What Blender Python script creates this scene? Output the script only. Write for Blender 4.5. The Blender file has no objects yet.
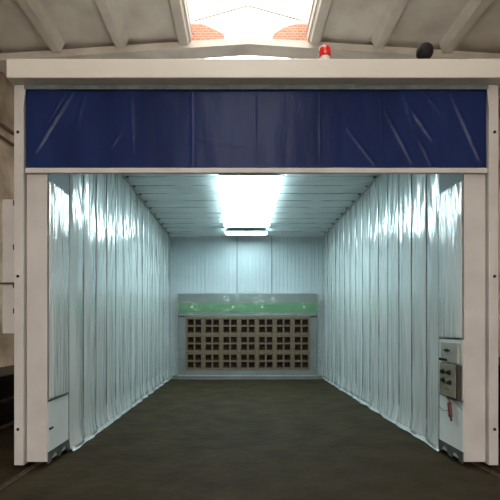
import bpy, bmesh, math, random
from mathutils import Vector, Matrix, noise
random.seed(4)
C = bpy.context.scene.collection
sc = bpy.context.scene
PI = math.pi

# ------------------------------------------------------------------ camera, world, exposure
F = 420.0
cam_d = bpy.data.cameras.new('camera'); cam = bpy.data.objects.new('camera', cam_d); C.objects.link(cam)
cam.location = (0, 0, 1.6); cam.rotation_euler = (PI/2, 0, 0)
cam_d.sensor_width = 36; cam_d.lens = 36*F/500
cam_d.shift_x = 10/500; cam_d.shift_y = 77/500
cam_d.clip_end = 300
sc.camera = cam

w = bpy.data.worlds.new('overcast_sky'); sc.world = w; w.use_nodes = True
bg = w.node_tree.nodes['Background']
bg.inputs[0].default_value = (1.0, 0.95, 0.91, 1); bg.inputs[1].default_value = 6.0
TUBE = 20.0                       # strength of the booth's fluorescent diffusers
sc.view_settings.view_transform = 'Standard'; sc.view_settings.look = 'None'
sc.view_settings.gamma = 1; sc.view_settings.use_curve_mapping = False
sc.view_settings.exposure = -0.1

# ------------------------------------------------------------------ materials
def srgb(r, g, b):
    f = lambda c: (c/255)/12.92 if c/255 <= .04045 else ((c/255+.055)/1.055)**2.4
    return (f(r), f(g), f(b), 1)

def mat(name, col, rough=.5, metal=0, spec=.5, col2=None, nscale=3, nstretch=(1,1,1), contrast=(.35,.65),
        bump=0, bscale=20, bstretch=(1,1,1), bdist=.02, emit=None, estr=0, coat=0, coord='Object', alpha=1, bump2=None, sheen=0):
    m = bpy.data.materials.new(name); m.use_nodes = True
    nt = m.node_tree; N = nt.nodes; L = nt.links
    p = N['Principled BSDF']
    p.inputs['Base Color'].default_value = col
    p.inputs['Roughness'].default_value = rough; p.inputs['Metallic'].default_value = metal
    p.inputs['Specular IOR Level'].default_value = spec
    p.inputs['Coat Weight'].default_value = coat; p.inputs['Coat Roughness'].default_value = .08
    p.inputs['Alpha'].default_value = alpha
    tc = N.new('ShaderNodeTexCoord')
    def nz(scale, stretch, detail=5):
        mp = N.new('ShaderNodeMapping'); mp.inputs['Scale'].default_value = stretch
        L.new(tc.outputs[coord], mp.inputs['Vector'])
        n = N.new('ShaderNodeTexNoise'); n.inputs['Scale'].default_value = scale; n.inputs['Detail'].default_value = detail
        L.new(mp.outputs[0], n.inputs['Vector']); return n
    if col2:
        n = nz(nscale, nstretch)
        r = N.new('ShaderNodeValToRGB'); r.color_ramp.elements[0].position = contrast[0]; r.color_ramp.elements[1].position = contrast[1]
        r.color_ramp.elements[0].color = col; r.color_ramp.elements[1].color = col2
        L.new(n.outputs['Fac'], r.inputs[0]); L.new(r.outputs[0], p.inputs['Base Color'])
    if bump:
        n = nz(bscale, bstretch)
        b = N.new('ShaderNodeBump'); b.inputs['Strength'].default_value = bump; b.inputs['Distance'].default_value = bdist
        L.new(n.outputs['Fac'], b.inputs['Height'])
        if bump2:
            s2, sc2, st2, d2 = bump2
            n2 = nz(sc2, st2, 2)
            b2 = N.new('ShaderNodeBump'); b2.inputs['Strength'].default_value = s2; b2.inputs['Distance'].default_value = d2
            L.new(n2.outputs['Fac'], b2.inputs['Height']); L.new(b.outputs[0], b2.inputs['Normal']); L.new(b2.outputs[0], p.inputs['Normal'])
            if coat: L.new(b2.outputs[0], p.inputs['Coat Normal'])
        else:
            L.new(b.outputs[0], p.inputs['Normal'])
    if emit:
        p.inputs['Emission Color'].default_value = emit; p.inputs['Emission Strength'].default_value = estr
    return m

M = {}
M['paint'] = mat('cream powder coated steel', srgb(188,184,179), .42, col2=srgb(176,171,166), nscale=2.5, bump=.1, bscale=3, bdist=.01)
M['header'] = mat('cream header sheet steel', srgb(210,205,194), .33, col2=srgb(200,194,183), nscale=1.5, nstretch=(.4,1,1))
M['panel_white'] = mat('white side panel', srgb(212,216,214), .4, col2=srgb(203,207,205), nscale=2)
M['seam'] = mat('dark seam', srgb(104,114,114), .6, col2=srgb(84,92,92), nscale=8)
M['skirt'] = mat('dull grey steel', srgb(96,100,98), .5, .3, col2=srgb(70,72,70), nscale=10)
M['black'] = mat('black rubber', srgb(24,22,21), .7, spec=.2, col2=srgb(32,29,27), nscale=12)
M['bolt'] = mat('dark bolt', srgb(40,36,34), .4, .6, col2=srgb(52,46,42), nscale=15)
M['gap'] = mat('dark grey inner sheet', srgb(72,78,80), .55, col2=srgb(62,68,70), nscale=3)  # dark grey stands in for the shade inside the header
M['film_wall'] = mat('glossy pleated film', srgb(199,205,203), .22, spec=.8, col2=srgb(188,195,193), nscale=1.6, nstretch=(1,2,.5), coat=1,
                     bump=.22, bscale=3.5, bstretch=(1,1.8,.16), bdist=.07, bump2=(.2, 12, (1,1.6,.14), .015))
M['film_front'] = mat('glossy clear film on panel', srgb(202,207,205), .15, spec=.9, col2=srgb(190,196,194), nscale=2, nstretch=(1,2,.5), coat=1,
                     bump=.4, bscale=4.5, bstretch=(1,2.6,.18), bdist=.09, bump2=(.25, 12, (1,1.8,.25), .02))
M['film_roof'] = mat('pleated roof fabric', srgb(226,232,232), .32, spec=.5, col2=srgb(208,218,218), nscale=1.2, nstretch=(.5,2,1),
                     bump=.5, bscale=3, bstretch=(.4,2.5,1), bdist=.08)
M['backwall'] = mat('ribbed back panel', srgb(176,190,192), .3, spec=.5, col2=srgb(168,182,185), nscale=1.5)
M['blue'] = mat('navy pvc', srgb(27,42,86), .22, spec=.15, col2=srgb(22,34,72), nscale=1.5, nstretch=(1.5,1,.4),
                bump=.10, bscale=5, bstretch=(2.2,1,.5), bdist=.03)
M['concrete'] = mat('smoothed dirty concrete floor', srgb(62,53,36), .8, spec=.10, col2=srgb(42,36,24), nscale=2.2, nstretch=(1,1,1), contrast=(.3,.72),
                bump=.5, bscale=7, bdist=.04)
M['slab'] = mat('whitewashed precast concrete', srgb(232,225,215), .8, col2=srgb(208,199,188), nscale=1.2, bump=.2, bscale=8)
M['plaster'] = mat('blotchy old plaster', srgb(206,192,170), .85, col2=srgb(150,134,114), nscale=1.3, bump=.3, bscale=9)
M['steel_dark'] = mat('dark oily steel', srgb(38,35,33), .5, .5, col2=srgb(26,24,22), nscale=6)
M['rust'] = mat('rusty rail steel', srgb(112,94,78), .5, .5, col2=srgb(74,58,46), nscale=14)
M['pink_pipe'] = mat('dull red painted pipe', srgb(120,84,78), .5, col2=srgb(96,66,60), nscale=6)
M['cab_grey'] = mat('grey galvanised sheet', srgb(104,112,110), .5, .1, col2=srgb(92,100,98), nscale=3)
M['green'] = mat('green painted band', srgb(14,128,62), .4, col2=srgb(10,112,52), nscale=3)
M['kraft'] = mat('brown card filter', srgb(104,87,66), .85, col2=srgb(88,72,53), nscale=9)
M['kraft_in'] = mat('brown card filter inner', srgb(56,42,28), .9, col2=srgb(44,32,22), nscale=9)  # same card, coloured darker for the shade inside the cells
M['void'] = mat('dark filter wadding', srgb(54,42,31), .95, col2=srgb(42,32,22), nscale=20)  # dark brown stands for the depth shading of the cells
M['box_grey'] = mat('grey junction box plastic', srgb(150,152,144), .5, col2=srgb(136,138,130), nscale=6)
M['box_olive'] = mat('khaki control box steel', srgb(140,134,116), .45, .2, col2=srgb(122,116,99), nscale=6)
M['box_side'] = mat('dark control box gasket', srgb(64,56,46), .55, .2, col2=srgb(52,45,37), nscale=6)  # darker brown than the door, for box side, flange and strips
M['redgrip'] = mat('dark red grip', srgb(96,32,32), .45, col2=srgb(72,24,24), nscale=9)
M['brick'] = bpy.data.materials.new('pink brick'); M['brick'].use_nodes = True
def brick():
    nt = M['brick'].node_tree; N = nt.nodes; L = nt.links
    t = N.new('ShaderNodeTexCoord'); mp = N.new('ShaderNodeMapping'); mp.inputs['Rotation'].default_value = (PI/2,0,0)
    b = N.new('ShaderNodeTexBrick'); b.inputs['Scale'].default_value = 4
    b.inputs['Color1'].default_value = srgb(206,150,122); b.inputs['Color2'].default_value = srgb(190,132,106); b.inputs['Mortar'].default_value = srgb(214,200,186)
    L.new(t.outputs['Object'], mp.inputs[0]); L.new(mp.outputs[0], b.inputs['Vector']); L.new(b.outputs[0], N['Principled BSDF'].inputs['Base Color'])
    N['Principled BSDF'].inputs['Roughness'].default_value = .9
brick()
M['lamp_glow'] = mat('glowing diffuser', srgb(240,250,248), .4, emit=(.70,.94,1.0,1), estr=TUBE)
M['lamp_body'] = mat('white lamp tray', srgb(220,228,226), .4, col2=srgb(210,218,216), nscale=4)
M['red_lens'] = mat('red beacon lens', srgb(228,44,40), .25, col2=srgb(212,34,32), nscale=30, coat=.5)
M['white_pl'] = mat('white plastic', srgb(226,220,212), .4, col2=srgb(216,210,202), nscale=8)

def clear(name, tint, amount, rough=.1, bscale=14):
    m = bpy.data.materials.new(name); m.use_nodes = True
    nt = m.node_tree; N = nt.nodes; L = nt.links; N.remove(N['Principled BSDF'])
    tr = N.new('ShaderNodeBsdfTransparent'); tr.inputs[0].default_value = tint
    pr = N.new('ShaderNodeBsdfPrincipled'); pr.inputs['Base Color'].default_value = srgb(176,184,178); pr.inputs['Roughness'].default_value = rough
    pr.inputs['Specular IOR Level'].default_value = .9
    t = N.new('ShaderNodeTexCoord'); n = N.new('ShaderNodeTexNoise'); n.inputs['Scale'].default_value = bscale
    b = N.new('ShaderNodeBump'); b.inputs['Strength'].default_value = .22; b.inputs['Distance'].default_value = .03
    L.new(t.outputs['Object'], n.inputs['Vector']); L.new(n.outputs['Fac'], b.inputs['Height']); L.new(b.outputs[0], pr.inputs['Normal'])
    mx = N.new('ShaderNodeMixShader'); mx.inputs[0].default_value = amount
    L.new(tr.outputs[0], mx.inputs[1]); L.new(pr.outputs[0], mx.inputs[2]); L.new(mx.outputs[0], N['Material Output'].inputs[0])
    return m
M['glazing'] = clear('skylight glazing', (.95,.95,.95,1), .10)
M['film_clear'] = clear('cloudy clear film', (.95,.97,.95,1), .12, .07, 4)

# ------------------------------------------------------------------ helpers
def bx(bm, x0, x1, y0, y1, z0, z1, bevel=0):
    t = bmesh.new(); bmesh.ops.create_cube(t, size=1)
    for v in t.verts: v.co = Vector(((x0+x1)/2 + v.co.x*(x1-x0), (y0+y1)/2 + v.co.y*(y1-y0), (z0+z1)/2 + v.co.z*(z1-z0)))
    if bevel: bmesh.ops.bevel(t, geom=t.edges[:], offset=bevel, segments=2, affect='EDGES', profile=.5)
    me = bpy.data.meshes.new('t'); t.to_mesh(me); bm.from_mesh(me); bpy.data.meshes.remove(me); t.free()

def prism(bm, poly, axis, a, b, bevel=0):
    """extrude a polygon of 2-D points along axis 'x' (points are y,z), 'y' (x,z) or 'z' (x,y)"""
    def P(p, k):
        return {'x': (k, p[0], p[1]), 'y': (p[0], k, p[1]), 'z': (p[0], p[1], k)}[axis]
    t = bmesh.new()
    A = [t.verts.new(P(p, a)) for p in poly]; B = [t.verts.new(P(p, b)) for p in poly]
    t.faces.new(A); t.faces.new(B[::-1])
    for i in range(len(poly)):
        j = (i+1) % len(poly); t.faces.new((A[i], B[i], B[j], A[j]))
    bmesh.ops.recalc_face_normals(t, faces=t.faces[:])
    if bevel: bmesh.ops.bevel(t, geom=t.edges[:], offset=bevel, segments=2, affect='EDGES', profile=.5)
    me = bpy.data.meshes.new('t'); t.to_mesh(me); bm.from_mesh(me); bpy.data.meshes.remove(me); t.free()

def tube(bm, pts, r, n=10):
    pts = [Vector(p) for p in pts]; rings = []
    for i, p in enumerate(pts):
        d = (pts[min(i+1, len(pts)-1)] - pts[max(i-1, 0)]).normalized()
        q = d.to_track_quat('Z', 'Y')
        rings.append([bm.verts.new(p + q @ Vector((r*math.cos(2*PI*k/n), r*math.sin(2*PI*k/n), 0))) for k in range(n)])
    for a, b in zip(rings, rings[1:]):
        for k in range(n): bm.faces.new((a[k], a[(k+1) % n], b[(k+1) % n], b[k]))
    bm.faces.new(rings[0][::-1]); bm.faces.new(rings[-1])

def lathe(bm, prof, o, axis=(0,0,1), n=24):
    q = Vector(axis).to_track_quat('Z', 'Y'); o = Vector(o); rings = []
    for r, h in prof:
        rings.append([bm.verts.new(o + q @ Vector((r*math.cos(2*PI*k/n), r*math.sin(2*PI*k/n), h))) for k in range(n)])
    for a, b in zip(rings, rings[1:]):
        for k in range(n): bm.faces.new((a[k], a[(k+1) % n], b[(k+1) % n], b[k]))
    bm.faces.new(rings[0][::-1]); bm.faces.new(rings[-1])

def grid(bm, nu, nv, fn):
    V = [[bm.verts.new(fn(i/nu, j/nv)) for j in range(nv+1)] for i in range(nu+1)]
    for i in range(nu):
        for j in range(nv): bm.faces.new((V[i][j], V[i+1][j], V[i+1][j+1], V[i][j+1]))

def obj(name, bm, m, parent=None, smooth=False, thick=0, label=None):
    bmesh.ops.recalc_face_normals(bm, faces=bm.faces[:])
    me = bpy.data.meshes.new(name); bm.to_mesh(me); bm.free()
    me.materials.append(m)
    if smooth:
        for p in me.polygons: p.use_smooth = True
    o = bpy.data.objects.new(name, me); C.objects.link(o)
    if parent: 
        o.parent = parent
        chain = Vector((0,0,0)); q = parent
        while q: chain += q.location; q = q.parent
        me.transform(Matrix.Translation(-chain))     # shapes are written in world coordinates
    if thick:
        s = o.modifiers.new('thickness', 'SOLIDIFY'); s.thickness = thick; s.offset = 0
    if label: o['label'] = label
    return o
def part(name, m, parent, fn, smooth=False, **k):
    bm = bmesh.new(); fn(bm); return obj(name, bm, m, parent, smooth, **k)
def tag(o, label, cat, group=None):
    o['label'] = label; o['category'] = cat
    if group: o['group'] = group
    return o
def thing(name, label, cat, loc=(0,0,0), group=None):
    o = bpy.data.objects.new(name, None); C.objects.link(o); o.location = loc
    o.empty_display_size = .1
    return tag(o, label, cat, group)
def struct(name, m, fn, parent=None, **k):
    bm = bmesh.new(); fn(bm); o = obj(name, bm, m, parent, **k)
    if not parent: o['kind'] = 'structure'
    return o
def copy_tree(o, parent=None):
    c = o.copy(); C.objects.link(c)
    if parent: c.parent = parent
    for ch in list(o.children): copy_tree(ch, c)
    return c

# ------------------------------------------------------------------ the hall
HX0, HX1, HY0, HY1 = -6.0, 6.6, -9.0, 22.0
RC = .2                                   # ridge
def roofz(x): return 8.50 - .065*abs(x-RC)
struct('floor', M['concrete'], lambda b: bx(b, -14, 14, -40, 26, -.3, 0))
gr = struct('ground', mat('pale gravel yard', srgb(196,188,176), .9, col2=srgb(170,162,150), nscale=6), lambda b: bx(b, -14, 14, -40, -9.3, 0, .01))  # unseen pale plane added to bounce light onto the hall ceiling
struct('wall_left', M['plaster'], lambda b: bx(b, HX0-.3, HX0, HY0, HY1, 0, 8.3))
struct('wall_right', M['plaster'], lambda b: bx(b, HX1, HX1+.3, HY0, HY1, 0, 8.3))
struct('wall_far', M['plaster'], lambda b: bx(b, HX0-.3, HX1+.3, HY1, HY1+.3, 0, 8.3))
def near_wall(b):                        # end wall behind the camera with a wide opening added to let daylight in
    bx(b, HX0-.3, -4.6, HY0-.3, HY0, 0, 8.3); bx(b, 5.2, HX1+.3, HY0-.3, HY0, 0, 8.3); bx(b, -4.6, 5.2, HY0-.3, HY0, 6.6, 8.3)
struct('wall_near', M['plaster'], near_wall)
# whitewashed ribbed roof slabs either side of the lantern
LX0, LX1 = -1.16, 1.60
def slabs(b):
    for s in (-1, 1):
        xs = (HX0-.3, LX0) if s < 0 else (LX1, HX1+.3)
        za, zb = roofz(xs[0]), roofz(xs[1])
        prism(b, [(xs[0], za+.12), (xs[1], zb+.12), (xs[1], zb+.30), (xs[0], za+.30)], 'y', HY0-.3, HY1+.3)
struct('ceiling', M['slab'], slabs)
k = 1
for xs in ((-5.88, -4.36, -2.84, -1.34), (1.78, 3.30, 4.92, 6.44)):
    for x in xs:
        for (ya, yb) in ((HY0, 9.97), (10.45, HY1)):
            z = roofz(x)
            struct('trim_%d' % k, M['slab'], lambda b: prism(b, [(x-.2, z+.13), (x-.1, z-.09), (x+.1, z-.09), (x+.2, z+.13)], 'y', ya, yb)); k += 1
def beam(y):
    def f(b):
        pts = [(HX0, roofz(HX0)+.0), (RC, roofz(RC)+.0), (HX1, roofz(HX1)+.0), (HX1, roofz(HX1)-.17), (RC, roofz(RC)-.16), (HX0, roofz(HX0)-.17)]
        prism(b, [(p[0], p[1]+0) for p in pts], 'y', y, y+.42)
    return f
struct('trim_%d' % k, M['slab'], beam(10.0)); k += 1
struct('trim_%d' % k, M['slab'], beam(-2.0)); k += 1
# lantern: low kerbs, glazing and its brick end flanks above the beam
def kerb(b):
    for x in (LX0-.12, LX1): bx(b, x, x+.12, HY0, HY1, 8.40, 9.2)
struct('trim_%d' % k, M['slab'], kerb); k += 1
wn = struct('window_1', M['glazing'], lambda b: [prism(b, [(LX0-.12, 9.2), (RC, 9.62), (LX1+.12, 9.2), (LX1+.12, 9.22), (RC, 9.64), (LX0-.12, 9.22)], 'y', HY0, HY1)])
def bars(b):
    y = HY0
    while y < HY1:
        prism(b, [(LX0-.12, 9.225), (RC, 9.645), (LX1+.12, 9.225), (LX1+.12, 9.27), (RC, 9.69), (LX0-.12, 9.27)], 'y', y, y+.05); y += 1.5
struct('window_frame', M['white_pl'], bars, wn)
def flanks(b):
    prism(b, [(LX0, 8.36), (-.35, 8.40), (-.38, 8.60), (-.62, 8.72), (-.9, 8.84), (LX0, 8.84)], 'y', 10.02, 10.2)
    prism(b, [(LX1, 8.36), (.72, 8.40), (.80, 8.60), (1.05, 8.76), (1.32, 8.84), (LX1, 8.84)], 'y', 10.02, 10.2)
struct('wall_lantern', M['brick'], flanks)

# ------------------------------------------------------------------ floor rails
for x, l in ((-2.36, 'rusty steel floor rail under the left post of the booth front'), (2.76, 'rusty steel floor rail under the right post of the booth front')):
    b = bmesh.new(); bx(b, x-.035, x+.035, 3.2, 13.4, 0, .012); bx(b, x-.006, x+.006, 3.2, 13.4, .012, .03)
    tag(obj('floor_rail', b, M['rust']), l, 'rail', 'floor rails of the booth')

# ------------------------------------------------------------------ booth front portal
FY = 4.77; XL0, XL1 = -2.54, -2.19; XR0, XR1 = 2.545, 2.905; BD = 5.36
portal = thing('booth_portal', 'cream steel booth front with two box posts under a long header housing', 'portal frame', (0.18, FY, 0))
def post(name_side, xi, xo):
    s = -1 if xi < 0 else 1
    lo, hi = min(xi, xo), max(xi, xo)
    # flat cover panel of the post
    xr = xo - s*.115                       # border between panel and guide rail
    a, c = min(xi, xr), max(xi, xr)
    part('post', M['paint'], portal, lambda b: bx(b, a, c, FY, BD, .066, 4.3, .006))
    a2, c2 = min(xr+s*.008, xo), max(xr+s*.008, xo)
    g = part('guide_rail', M['paint'], portal, lambda b: prism(b, [(a2, .045), (c2, .045), (c2, 4.32), (a2, 4.32)], 'y', FY-.05, FY+.2, .005))
    # small gusset at the rail's top
    xg = xr + s*.008
    part('gusset', M['paint'], portal, lambda b: prism(b, [(xg, 4.05), (xg+s*.05, 4.05), (xg+s*.05, 4.32), (xg-s*(-.0)-s*.03, 4.32)], 'y', FY-.052, FY-.046))
    for z in (3.79, 2.17, .45):
        xb = xo - s*.045
        part('bolt', M['bolt'], g, lambda b: lathe(b, [(.017, 0), (.017, .008), (.010, .013)], (xb, FY-.05, z), (0,-1,0), 12))
    # inner side panel, split by a dark joint at z .75, and inner top plate coloured dark as header shade
    xp = xi
    ix0, ix1 = (xp-.002, xp+.006) if s < 0 else (xp-.006, xp+.002)
    part('side_panel', M['panel_white'], portal, lambda b: bx(b, ix0, ix1, FY+.012, BD, .175, .745))
    part('side_panel', M['gap'], portal, lambda b: bx(b, ix0, ix1, FY+.012, BD, 3.27, 4.38))
    part('joint_strip', M['seam'], portal, lambda b: bx(b, ix0-.003, ix1+.003, FY+.012, BD, .745, .762))
    part('joint_strip', M['seam'], portal, lambda b: bx(b, ix0-.003, ix1+.003, FY+.012, BD, 3.268, 3.282))
    part('joint_strip', M['seam'], portal, lambda b: bx(b, ix0-.004, ix1+.004, BD-.012, BD+.004, .05, 3.27))
    # skirt with two arched wheel cut-outs
    def skirt(b):
        pts = [(FY+.012, .175), (BD, .175), (BD, .04)]
        for cy in (BD-.15, FY+.18):
            pts += [(cy+.085*math.cos(t*PI/8), .045+.075*math.sin(t*PI/8)) for t in range(9)]
        pts += [(FY+.012, .045)]
        prism(b, pts, 'x', ix0-.004, ix1+.004)
    part('skirt', M['skirt'], portal, skirt)
    xc = -2.36 if s < 0 else 2.76
    for cy in (BD-.15, FY+.18):
        wh = part('wheel', M['black'], portal, lambda b: lathe(b, [(.02,-.04), (.062,-.035), (.066,-.03), (.066,.03), (.062,.035), (.02,.04)], (xc, cy, .098), (1,0,0), 20), True)
post('left', XL1, XL0); post('right', XR0, XR1)
part('latch', M['bolt'], portal, lambda b: bx(b, -2.184, -2.165, 4.80, 4.88, .425, .445))
# side boxes that guide the counterweights: clips on the left outer edge
for z in (3.00, 2.50, 2.07, 1.78):
    part('clip', M['bolt'], portal, lambda b: bx(b, -2.555, -2.538, FY-.045, FY-.02, z-.03, z+.03))
part('counterweight_box', M['paint'], portal, lambda b: bx(b, -2.92, -2.47, 5.16, 5.34, 1.52, 3.17, .006))
part('bracket_rod', M['rust'], portal, lambda b: tube(b, [(-3.3,5.10,2.13), (-2.47,5.10,2.13)], .012))
# header housing: sheet steel box with a sloping lower face
hx0, hx1 = -2.56, 3.06
prof = [(4.60, 4.535), (4.60, 4.335), (4.61, 4.33), (4.74, 4.325), (5.15, 4.325), (5.15, 4.55), (4.62, 4.55)]
hd = part('header_housing', M['header'], portal, lambda b: prism(b, prof, 'x', hx0, hx1, .006))
part('header_underside', M['seam'], portal, lambda b: bx(b, XL0+.115, XR1-.115, 4.715, 4.737, 4.27, 4.324))  # dark strip painted in for the shade under the header
part('header_back', M['gap'], portal, lambda b: bx(b, XL1+.006, XR0-.006, 5.17, 5.22, 4.2, 4.50))

# ------------------------------------------------------------------ roll-up curtain
rc = thing('roll_up_curtain', 'navy blue vinyl roll-up curtain with a white bottom bar, partly lowered', 'curtain', (0.18, 4.748, 3.32))
cy = 4.748
def PX(x, y, d): return (x-240)*d/420, 1.6+(327-y)*d/420
cre = [((72,93),(36,152),.012,.022), ((66,93),(45,128),.008,.02), ((84,96),(76,128),.005,.02), ((450,93),(481,162),.012,.022), ((408,105),(432,140),.009,.02), ((386,112),(412,162),.009,.02),
       ((404,95),(412,125),.006,.02), ((348,130),(376,166),.006,.02), ((131,96),(133,155),.004,.02), ((192,92),(192,168),.004,.012), ((255,92),(256,168),.002,.012), ((320,92),(320,168),.002,.012), ((380,92),(384,168),.002,.012),
       ((424,93),(440,112),.006,.02), ((200,140),(240,146),.004,.02), ((110,148),(122,132),.005,.02), ((418,138),(432,166),.006,.02), ((112,100),(106,130),.003,.03)]
def crease(x, z):
    d = 0
    for (a, b, h, wd) in cre:
        ax, az = PX(a[0], a[1], cy); bx_, bz = PX(b[0], b[1], cy)
        ux, uz = bx_-ax, bz-az; L = ux*ux+uz*uz
        t = max(0, min(1, ((x-ax)*ux+(z-az)*uz)/L)); dx, dz = x-ax-t*ux, z-az-t*uz
        q = (dx*dx+dz*dz)/(wd*wd)
        if q < 9: d += h*math.exp(-q)*(.35+.65*math.sin(PI*min(1, max(0, t*.9+.05)))) * (1+.5*noise.noise(Vector((x*30, z*30, 3))))
    return d
def sheet(b):
    def fn(u, v):
        x = -2.418 + u*5.20; z = 3.40 + v*.92
        y = cy - crease(x, z) - .012*noise.noise(Vector((x*1.4, z*.6, 0))) - .004*noise.noise(Vector((x*6, z*2, 5)))
        return (x, min(y, 4.764), z)
    grid(b, 520, 84, fn)
part('curtain_sheet', M['blue'], rc, sheet, True, thick=.003)
part('bottom_bar', M['paint'], rc, lambda b: bx(b, -2.42, 2.785, 4.722, 4.765, 3.333, 3.392, .008))

# ------------------------------------------------------------------ booth side curtains, roof, back
Y0, Y1 = BD+.01, 13.1; NP = 15; P = (Y1-Y0)/NP; BZ = 4.46
BX0, BX1 = -2.20, 2.62
def side(xw, s, label, cat):
    # s = +1 : inward is +x (left wall)
    t = thing('side_curtain', label, cat, (xw, (Y0+Y1)/2, 0), 'pleated side curtains of the booth')
    for i in range(NP):
        ya, yb = Y0+i*P+.006, Y0+(i+1)*P-.006
        loose = .05 if i == 0 else (.03 if i == 1 else .006)
        nn = 18 if i < 6 else 10; nv = 90 if i < 6 else 50
        def fn(u, v, ya=ya, yb=yb, i=i, loose=loose):
            y = ya+(yb-ya)*u; z = .03 + (BZ-.05)*v
            d = loose*math.sin(PI*u)*(.5+.8*noise.noise(Vector((i*3.1, z*.8, s)))) + .010*min(1, 14*u, 14*(1-u))
            d += .014*noise.noise(Vector((y*4.5+z*.35*math.sin(i*2), z*.5, s*4)))*math.sin(PI*u)**.4
            d += .008*noise.noise(Vector((y*22, z*2.2, s*9)))
            tm = max(0, min(1, (z-2.3)/.9)) * min(1, 5*u, 5*(1-u))
            d += tm*.022*noise.noise(Vector((y*8+z*2.6*math.sin(i*5.3+s), z*1.1, s*6+i)))
            flare = max(0, .35-z)/.35
            d += .045*flare**2*(1+.9*noise.noise(Vector((y*2.3, 0, s*2)))) + .02*flare*noise.noise(Vector((y*9, z*6, 1)))
            return (xw+s*(d), y, max(z, .012))
        part('curtain_panel', M['film_wall'], t, lambda b: grid(b, nn, nv, fn), True, thick=.003)
        if i: part('seam', M['seam'], t, lambda b: tube(b, [(xw+s*.006, ya-.006, .32), (xw+s*.006, ya-.006, BZ-.01)], .004, 6))
    def hem(b):
        def fn(u, v):
            y = Y0+(Y1-Y0)*u; wob = 1+.8*noise.noise(Vector((y*2.3, 0, s*2)))
            return (xw + s*(.05*wob + v*(.028+.03*noise.noise(Vector((y*3.7, 2, s))))), y, .05*(1-v)**2+.008+.012*abs(noise.noise(Vector((y*8, v*2, s)))))
        grid(b, 240, 6, fn)
    part('hem', M['film_wall'], t, hem, True, thick=.002)
    return t
side(BX0, 1, 'shiny pleated pale plastic curtain forming the left wall of the booth', 'curtain')
side(BX1, -1, 'shiny pleated pale plastic curtain forming the right wall of the booth', 'curtain')

rf = thing('roof_cover', 'grey pleated fabric roof over the booth, carrying the strip lights', 'roof cover', (.2, (Y0+Y1)/2, BZ))
for i in range(NP):
    ya, yb = Y0+i*P, Y0+(i+1)*P
    def fn(u, v):
        x = BX0-.03+(BX1-BX0+.06)*u; y = ya+.004+(yb-ya-.008)*v
        e = abs(x-.21)/2.41
        sag = .032*math.sin(PI*v)**.8*(1+.8*noise.noise(Vector((x*1.1, i*2.3, 0)))) + .030*noise.noise(Vector((x*2.5, y*8, 3)))
        return (x, y, BZ - sag*(1-.25*e))
    part('roof_panel', M['film_roof'], rf, lambda b: grid(b, 60, 16, fn), True, thick=.003)
    if i: part('batten', M['cab_grey'], rf, lambda b: tube(b, [(BX0+.04, ya, BZ-.006), (BX1-.04, ya, BZ-.004)], .004, 6))
    if i:
        for xx in (BX0+.07, BX1-.07):
            part('corner_bracket', M['seam'], rf, lambda b: bx(b, xx-.025, xx+.025, ya-.014, ya+.014, BZ-.04, BZ-.014, .004))

# back wall: tall ribbed sheets
bk = struct('wall_back', M['backwall'], lambda b: bx(b, BX0-.02, BX1+.02, 13.12, 13.17, 0, BZ+.05))
def ribs(b):
    x = BX0+.02
    i = 0
    while x < BX1-.06:
        big = (i % 9 == 0)
        w_ = .022 if not big else .034
        prism(b, [(x, 13.125), (x+.008, 13.108 if not big else 13.096), (x+w_, 13.108 if not big else 13.096), (x+w_+.008, 13.125)], 'z', .02, BZ-.02)
        x += .121; i += 1
struct('wall_ribs', M['backwall'], ribs, bk)
struct('sheet_joint', M['cab_grey'], lambda b: [bx(b, x, x+.018, 13.085, 13.12, .02, BZ-.02) for x in (-.10, .98)], bk)

# ------------------------------------------------------------------ strip lights under the roof
ly = [7.80, 8.24, 8.62, 9.02, 9.44, 9.88, 10.34, 10.80, 11.27, 12.24]
ords = ['nearest to the blue curtain', 'second from the front', 'third from the front', 'fourth from the front', 'fifth from the front', 'fifth from the back wall',
        'fourth from the back wall', 'third from the back wall', 'second from the back wall', 'set apart nearest the back wall']
lx = .185
L0 = thing('strip_light', '', 'ceiling light', (lx, ly[0], 4.40), 'white strip lights under the booth roof')
part('lamp_tray', M['lamp_body'], L0, lambda b: prism(b, [(ly[0]-.19, 4.345), (ly[0]-.12, 4.395), (ly[0]+.12, 4.395), (ly[0]+.19, 4.345), (ly[0]+.19, 4.32), (ly[0]+.183, 4.32), (ly[0]+.18, 4.345), (ly[0]+.11, 4.385), (ly[0]-.11, 4.385), (ly[0]-.18, 4.345)], 'x', lx-.575, lx+.575))
part('lamp_diffuser', M['lamp_glow'], L0, lambda b: prism(b, [(lx+.555+.06*math.sin(PI*t/8), ly[0]+.165*math.cos(PI*t/8)) for t in range(9)]+[(lx-.555-.06*math.sin(PI*t/8), ly[0]-.165*math.cos(PI*t/8)) for t in range(9)], 'z', 4.325, 4.352))
for sx in (-1, 1):
    part('end_cap', M['skirt'], L0, lambda b: bx(b, min(lx+sx*.575, lx+sx*.60), max(lx+sx*.575, lx+sx*.60), ly[0]-.06, ly[0]+.06, 4.354, 4.395))
for i, y in enumerate(ly):
    o = L0 if i == 0 else copy_tree(L0)
    o.location = (lx, y, 4.40)
    o['label'] = 'glowing white strip light across the booth ceiling, ' + ords[i]

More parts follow.
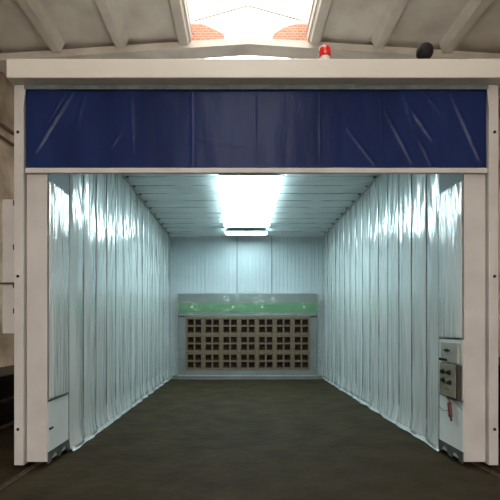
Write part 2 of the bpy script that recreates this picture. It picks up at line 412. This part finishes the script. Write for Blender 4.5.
# ------------------------------------------------------------------ exhaust filter cabinet
CX0, CX1, CYF = -1.90, 2.36, 12.82
ca = thing('exhaust_cabinet', 'grey exhaust cabinet with green band and brown filter grid at the back wall', 'filter cabinet', (.23, 12.95, 0))
gx0, gx1, gz0, gz1 = -1.66, 2.145, .29, 1.90
def cab(b):
    bx(b, CX0, CX1, 13.06, 13.095, .0, 2.64)                  # back plate
    bx(b, CX0, gx0, CYF, 13.06, .0, 1.93); bx(b, gx1, CX1, CYF, 13.06, .0, 1.93)
    bx(b, gx0, gx1, CYF, 13.06, .0, gz0); bx(b, CX0, CX1, CYF, 13.06, gz1, 2.06)
    bx(b, CX0, CX1, CYF, 13.06, 2.33, 2.60)
part('cabinet_frame', M['cab_grey'], ca, cab)
part('trim_strip', M['box_grey'], ca, lambda b: (bx(b, CX0, CX1, CYF-.012, CYF, gz1+.06, gz1+.085), bx(b, CX0, CX1, CYF-.03, CYF, .10, .13)))
gb = part('green_band', M['green'], ca, lambda b: bx(b, CX0+.01, CX1-.01, CYF+.005, 13.06, 2.06, 2.33))
for px in (192, 233, 262, 304):
    x = (px-240)*CYF/420
    part('screw_cap', M['white_pl'], gb, lambda b: lathe(b, [(.036, 0), (.036, .01), (.02, .02)], (x, CYF+.005, 2.21), (0,-1,0), 14))
part('kick_plate', M['cab_grey'], ca, lambda b: bx(b, -2.08, 2.52, 12.90, 13.0, 0, .10))
def drape(b):
    def fn(u, v):
        x = CX0-.03+(CX1-CX0+.06)*u
        pk = math.exp(-((x-.22)/.12)**2)
        top = 2.62 + .05*noise.noise(Vector((x*1.7, 0, 0))) + .04*math.exp(-((x-.22)/.5)**2)
        bot = 1.96 + .02*noise.noise(Vector((x*3, 4, 0)))
        z = top+(bot-top)*v
        y = CYF-.03-.05*math.sin(PI*v)*(1+.6*noise.noise(Vector((x*1.5, v*3, 1)))) - .02*noise.noise(Vector((x*5, z*7, 2))) - .04*pk*(1-v)
        return (x, y, z)
    grid(b, 160, 18, fn)
tag(part('plastic_film', M['film_clear'], None, drape, True, thick=.002), 'cloudy clear plastic film draped over the green band of the filter cabinet', 'plastic film')
for (x, l) in ((CX0-.06, 'left'), (CX1+.06, 'right')):
    def strip(b):
        grid(b, 6, 80, lambda u, v: (x+(u-.5)*.08+.012*noise.noise(Vector((v*14, u, x))), CYF-.01-.03*abs(noise.noise(Vector((v*22, u*3, x)))), .1+v*2.5))
    tag(part('film_edge', M['film_clear'], None, strip, True, thick=.002), 'crinkled narrow strip of clear film down the %s side of the filter cabinet' % l, 'plastic film', 'film strips beside the filter cabinet')

# 21 card filters, each a frame with a 2x2 set of square cells
pw, ph = (gx1-gx0)/7, (gz1-gz0)/3
def filt_frame(b):
    x0, z0 = gx0+.006, gz0+.006; x1, z1 = gx0+pw-.006, gz0+ph-.006
    yf, yb = CYF-.02, CYF+.02
    m_ = .06; c = .045
    xm, zm = (x0+x1)/2, (z0+z1)/2
    for a in ((x0, x0+m_, z0, z1), (x1-m_, x1, z0, z1), (x0+m_, x1-m_, z0, z0+m_), (x0+m_, x1-m_, z1-m_, z1), (xm-c/2, xm+c/2, z0+m_, z1-m_), (x0+m_, xm-c/2, zm-c/2, zm+c/2), (xm+c/2, x1-m_, zm-c/2, zm+c/2)):
        bx(b, a[0], a[1], yf, yb, a[2], a[3])
F0 = thing('card_filter', '', 'filter', (gx0+pw/2, CYF, gz0+ph/2), 'card filters in the exhaust cabinet')
part('filter_frame', M['kraft'], F0, filt_frame)
def cells(b):
    x0, z0 = gx0+.006+.06, gz0+.006+.06; x1, z1 = gx0+pw-.066, gz0+ph-.066; xm, zm = (x0+x1)/2, (z0+z1)/2
    for (a0, a1) in ((x0, xm-.0225), (xm+.0225, x1)):
        for (b0, b1) in ((z0, zm-.0225), (zm+.0225, z1)):
            # four tapering walls of each cell, leading back to a smaller hole
            k_ = .035; y1, y2 = CYF+.02, CYF+.16
            A = [b.verts.new(p) for p in ((a0,y1,b0), (a1,y1,b0), (a1,y1,b1), (a0,y1,b1))]
            B = [b.verts.new(p) for p in ((a0+k_,y2,b0+k_), (a1-k_,y2,b0+k_), (a1-k_,y2,b1-k_), (a0+k_,y2,b1-k_))]
            for q in range(4): b.faces.new((A[q], A[(q+1) % 4], B[(q+1) % 4], B[q]))
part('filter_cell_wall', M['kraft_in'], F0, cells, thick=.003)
part('filter_wadding', M['void'], F0, lambda b: bx(b, gx0+.03, gx0+pw-.03, CYF+.165, CYF+.19, gz0+.03, gz0+ph-.03))  # dark backing that paints the shade deep in the cells
rows = ['top row', 'middle row', 'bottom row']
cols = ['leftmost', 'second from the left', 'third from the left', 'in the centre', 'third from the right', 'second from the right', 'rightmost']
for r in range(3):
    for c in range(7):
        o = F0 if (r == 2 and c == 0) else copy_tree(F0)
        o.location = (gx0+pw*(c+.5), CYF, gz0+ph*(2.5-r))
        o['label'] = 'brown card filter with four square holes, %s of the %s' % (cols[c], rows[r])

# ------------------------------------------------------------------ film over the posts' inner faces
def post_film(xw, s, zb0, zb1, label):
    def fn(u, v):
        y = FY+.018+(BD-FY-.036)*u
        zb = zb0+(zb1-zb0)*u
        z = zb+(3.27-zb)*v
        tz = max(0, min(1, (z-2.2)/1.0))
        d = .012+.016*abs(noise.noise(Vector((y*6+z*.8, z*.7, s*3))))*(.35+tz) + .004*noise.noise(Vector((y*24, z*3, s)))*(.3+tz) + .016*tz*noise.noise(Vector((y*13+z*.9*math.sin(z*1.5+s), z*.9, s*8)))
        d += .010*math.sin(PI*u)
        d *= min(1, 6*u+.25)*min(1, 6*(1-u)+.25)
        return (xw+s*(.010+max(d, .002)), y, z)
    b = bmesh.new(); grid(b, 40, 130, fn)
    tag(obj('plastic_film', b, M['film_front'], None, True, thick=.002), label, 'plastic film', 'plastic film on the post sides')
post_film(XL1, 1, .775, .775, 'shiny wrinkled plastic film covering the inner side of the left post')
post_film(XR0, -1, 1.472, 1.472, 'shiny wrinkled plastic film covering the inner side of the right post')
# white panel below the right film
part('side_panel', M['panel_white'], portal, lambda b: bx(b, XR0-.008, XR0, FY+.012, BD-.012, .762, 1.46))
part('joint_strip', M['seam'], portal, lambda b: bx(b, XR0-.012, XR0, FY+.012, BD-.012, 1.452, 1.466))

# ------------------------------------------------------------------ controls on the right post
def CB(y, x=2.5): return y
jb = thing('junction_box', 'small light grey box with a black knob above the control box', 'junction box', (2.52, 5.08, 1.19))
part('box_body', M['box_grey'], jb, lambda b: bx(b, 2.500, 2.536, 4.84, 5.24, 1.175, 1.415, .008))
part('knob', M['black'], jb, lambda b: (lathe(b, [(.020,0), (.020,.012), (.014,.032), (.008,.034)], (2.500, 5.06, 1.32), (-1,0,0), 16), bx(b, 2.475, 2.499, 5.0, 5.12, 1.312, 1.328)))
for y in (5.08, 5.15, 5.22): part('cable_gland', M['black'], jb, lambda b: lathe(b, [(.012,0), (.016,.006), (.016,.022), (.010,.028)], (2.500, y, 1.205), (-1,0,0), 10))
cb = thing('control_box', 'khaki steel control box with four dark knobs on the right post', 'control box', (2.51, 5.04, .78))
part('box_body', M['box_side'], cb, lambda b: bx(b, 2.495, 2.536, 4.80, 5.22, .765, 1.165, .005))
dr = part('box_door', M['box_olive'], cb, lambda b: bx(b, 2.482, 2.495, 4.85, 5.225, .77, 1.16, .004))
part('lower_flange', M['box_side'], cb, lambda b: bx(b, 2.50, 2.535, 4.79, 5.05, .745, .765, .004))
for (y, z) in ((5.13, 1.06), (4.98, 1.06), (5.12, .955), (4.96, .945)):
    part('knob', M['black'], dr, lambda b: lathe(b, [(.030,0), (.032,.008), (.022,.012), (.020,.034), (.012,.038)], (2.482, y, z), (-1,0,0), 16))
part('label_strip', M['box_side'], dr, lambda b: bx(b, 2.479, 2.483, 5.01, 5.10, 1.053, 1.067))
part('label_strip', M['box_side'], dr, lambda b: bx(b, 2.479, 2.483, 4.98, 5.10, .85, .858))
pc = thing('pendant_handle', 'dark red grip hanging on a thin cable below the control box', 'pendant control', (2.47, 5.06, .5))
part('grip', M['redgrip'], pc, lambda b: lathe(b, [(.016,0), (.024,.008), (.024,.05), (.021,.06), (.024,.07), (.024,.11), (.021,.12), (.024,.13), (.024,.165), (.014,.18)], (2.500, 4.98, .53), (-.02,.18,1), 16), True)
part('cable', M['black'], pc, lambda b: tube(b, [(2.497, 5.01, .705), (2.497, 5.02, .73), (2.500, 5.06, .745), (2.503, 5.07, .759)], .005, 8))
part('tip', M['black'], pc, lambda b: lathe(b, [(.006,0), (.010,.008), (.010,.05)], (2.501, 4.97, .485), (-.02,.18,1), 10))
part('tether', M['black'], pc, lambda b: tube(b, [(2.50, 5.02, .60), (2.51, 5.17, .57), (2.53, 5.33, .59)], .003, 6))
# loose dark cable sagging below the box
tag(part('loose_cable', M['seam'], None, lambda b: tube(b, [(2.527, 5.07, .735), (2.530, 4.98, .732), (2.532, 4.90, .71), (2.532, 4.82, .67), (2.534, 4.775, .655)], .0035, 6)),
    'thin grey cable sagging from the control box towards the post edge', 'cable')

# ------------------------------------------------------------------ on top of the header
be = thing('warning_beacon', 'red warning beacon on a white base on top of the header', 'beacon', (.96, 4.72, 4.56))
part('beacon_base', M['white_pl'], be, lambda b: lathe(b, [(.058,0), (.060,.01), (.055,.060), (.050,.065)], (.95, 4.70, 4.551)), True)
part('beacon_lens', M['red_lens'], be, lambda b: lathe(b, [(.054,0), (.064,.01), (.068,.06), (.065,.09), (.056,.106), (.02,.114)], (.95, 4.70, 4.616)), True)
sn = thing('siren', 'round black siren standing behind the top edge of the header', 'siren', (2.12, 4.85, 4.56))
part('siren_horn', M['black'], sn, lambda b: lathe(b, [(.03,-.08), (.08,-.05), (.094,-.01), (.092,.02), (.078,.052), (.05,.074), (.015,.084)], (2.12, 4.82, 4.755), (0,-1,0), 28), True)
part('siren_foot', M['black'], sn, lambda b: bx(b, 2.09, 2.15, 4.765, 4.83, 4.551, 4.70, .004))

# ------------------------------------------------------------------ beside the booth
rk = thing('steel_rack', 'long low dark steel rack along the hall left of the booth', 'rack', (-3.9, 8, 0))
def rackpanel(b): bx(b, -4.3, -3.62, 5.6, 10.9, .10, .795)
part('rack_body', M['steel_dark'], rk, rackpanel)
part('top_rail', M['steel_dark'], rk, lambda b: bx(b, -4.35, -3.52, 5.5, 11, .80, .87, .01))
part('rack_rail', M['rust'], rk, lambda b: bx(b, -3.62, -3.57, 5.5, 11, .46, .50))
part('rack_rail', M['rust'], rk, lambda b: bx(b, -3.62, -3.57, 5.5, 11, .06, .10))
for y in (5.6, 7.4, 9.2, 10.9): part('leg', M['steel_dark'], rk, lambda b: bx(b, -3.62, -3.54, y-.04, y+.04, 0, .80))
for y in (5.6, 7.4, 9.2, 10.9): part('leg', M['steel_dark'], rk, lambda b: bx(b, -4.34, -4.28, y-.04, y+.04, 0, .80))
rr = thing('steel_rack', 'dark steel rack just showing at the right edge beside the booth', 'rack', (4.3, 8, 0))
part('rack_body', M['steel_dark'], rr, lambda b: bx(b, 3.65, 4.5, 5.5, 11, .08, 1.0))
part('top_rail', M['steel_dark'], rr, lambda b: bx(b, 3.6, 4.55, 5.4, 11.1, 1.0, 1.07, .01))
for y in (5.6, 10.9):
    for x in (3.69, 4.46): part('leg', M['steel_dark'], rr, lambda b: bx(b, x-.03, x+.03, y-.04, y+.04, 0, .09))
tag(part('wall_pipe', M['pink_pipe'], None, lambda b: (tube(b, [(-5.94, 10.2, 6.62), (-5.94, 15, 7.0)], .05, 10), tube(b, [(-5.94, 10.2, 6.32), (-5.94, 15, 6.7)], .035, 10)) and None),
    'pair of dull red pipes sloping along the left hall wall', 'pipe')
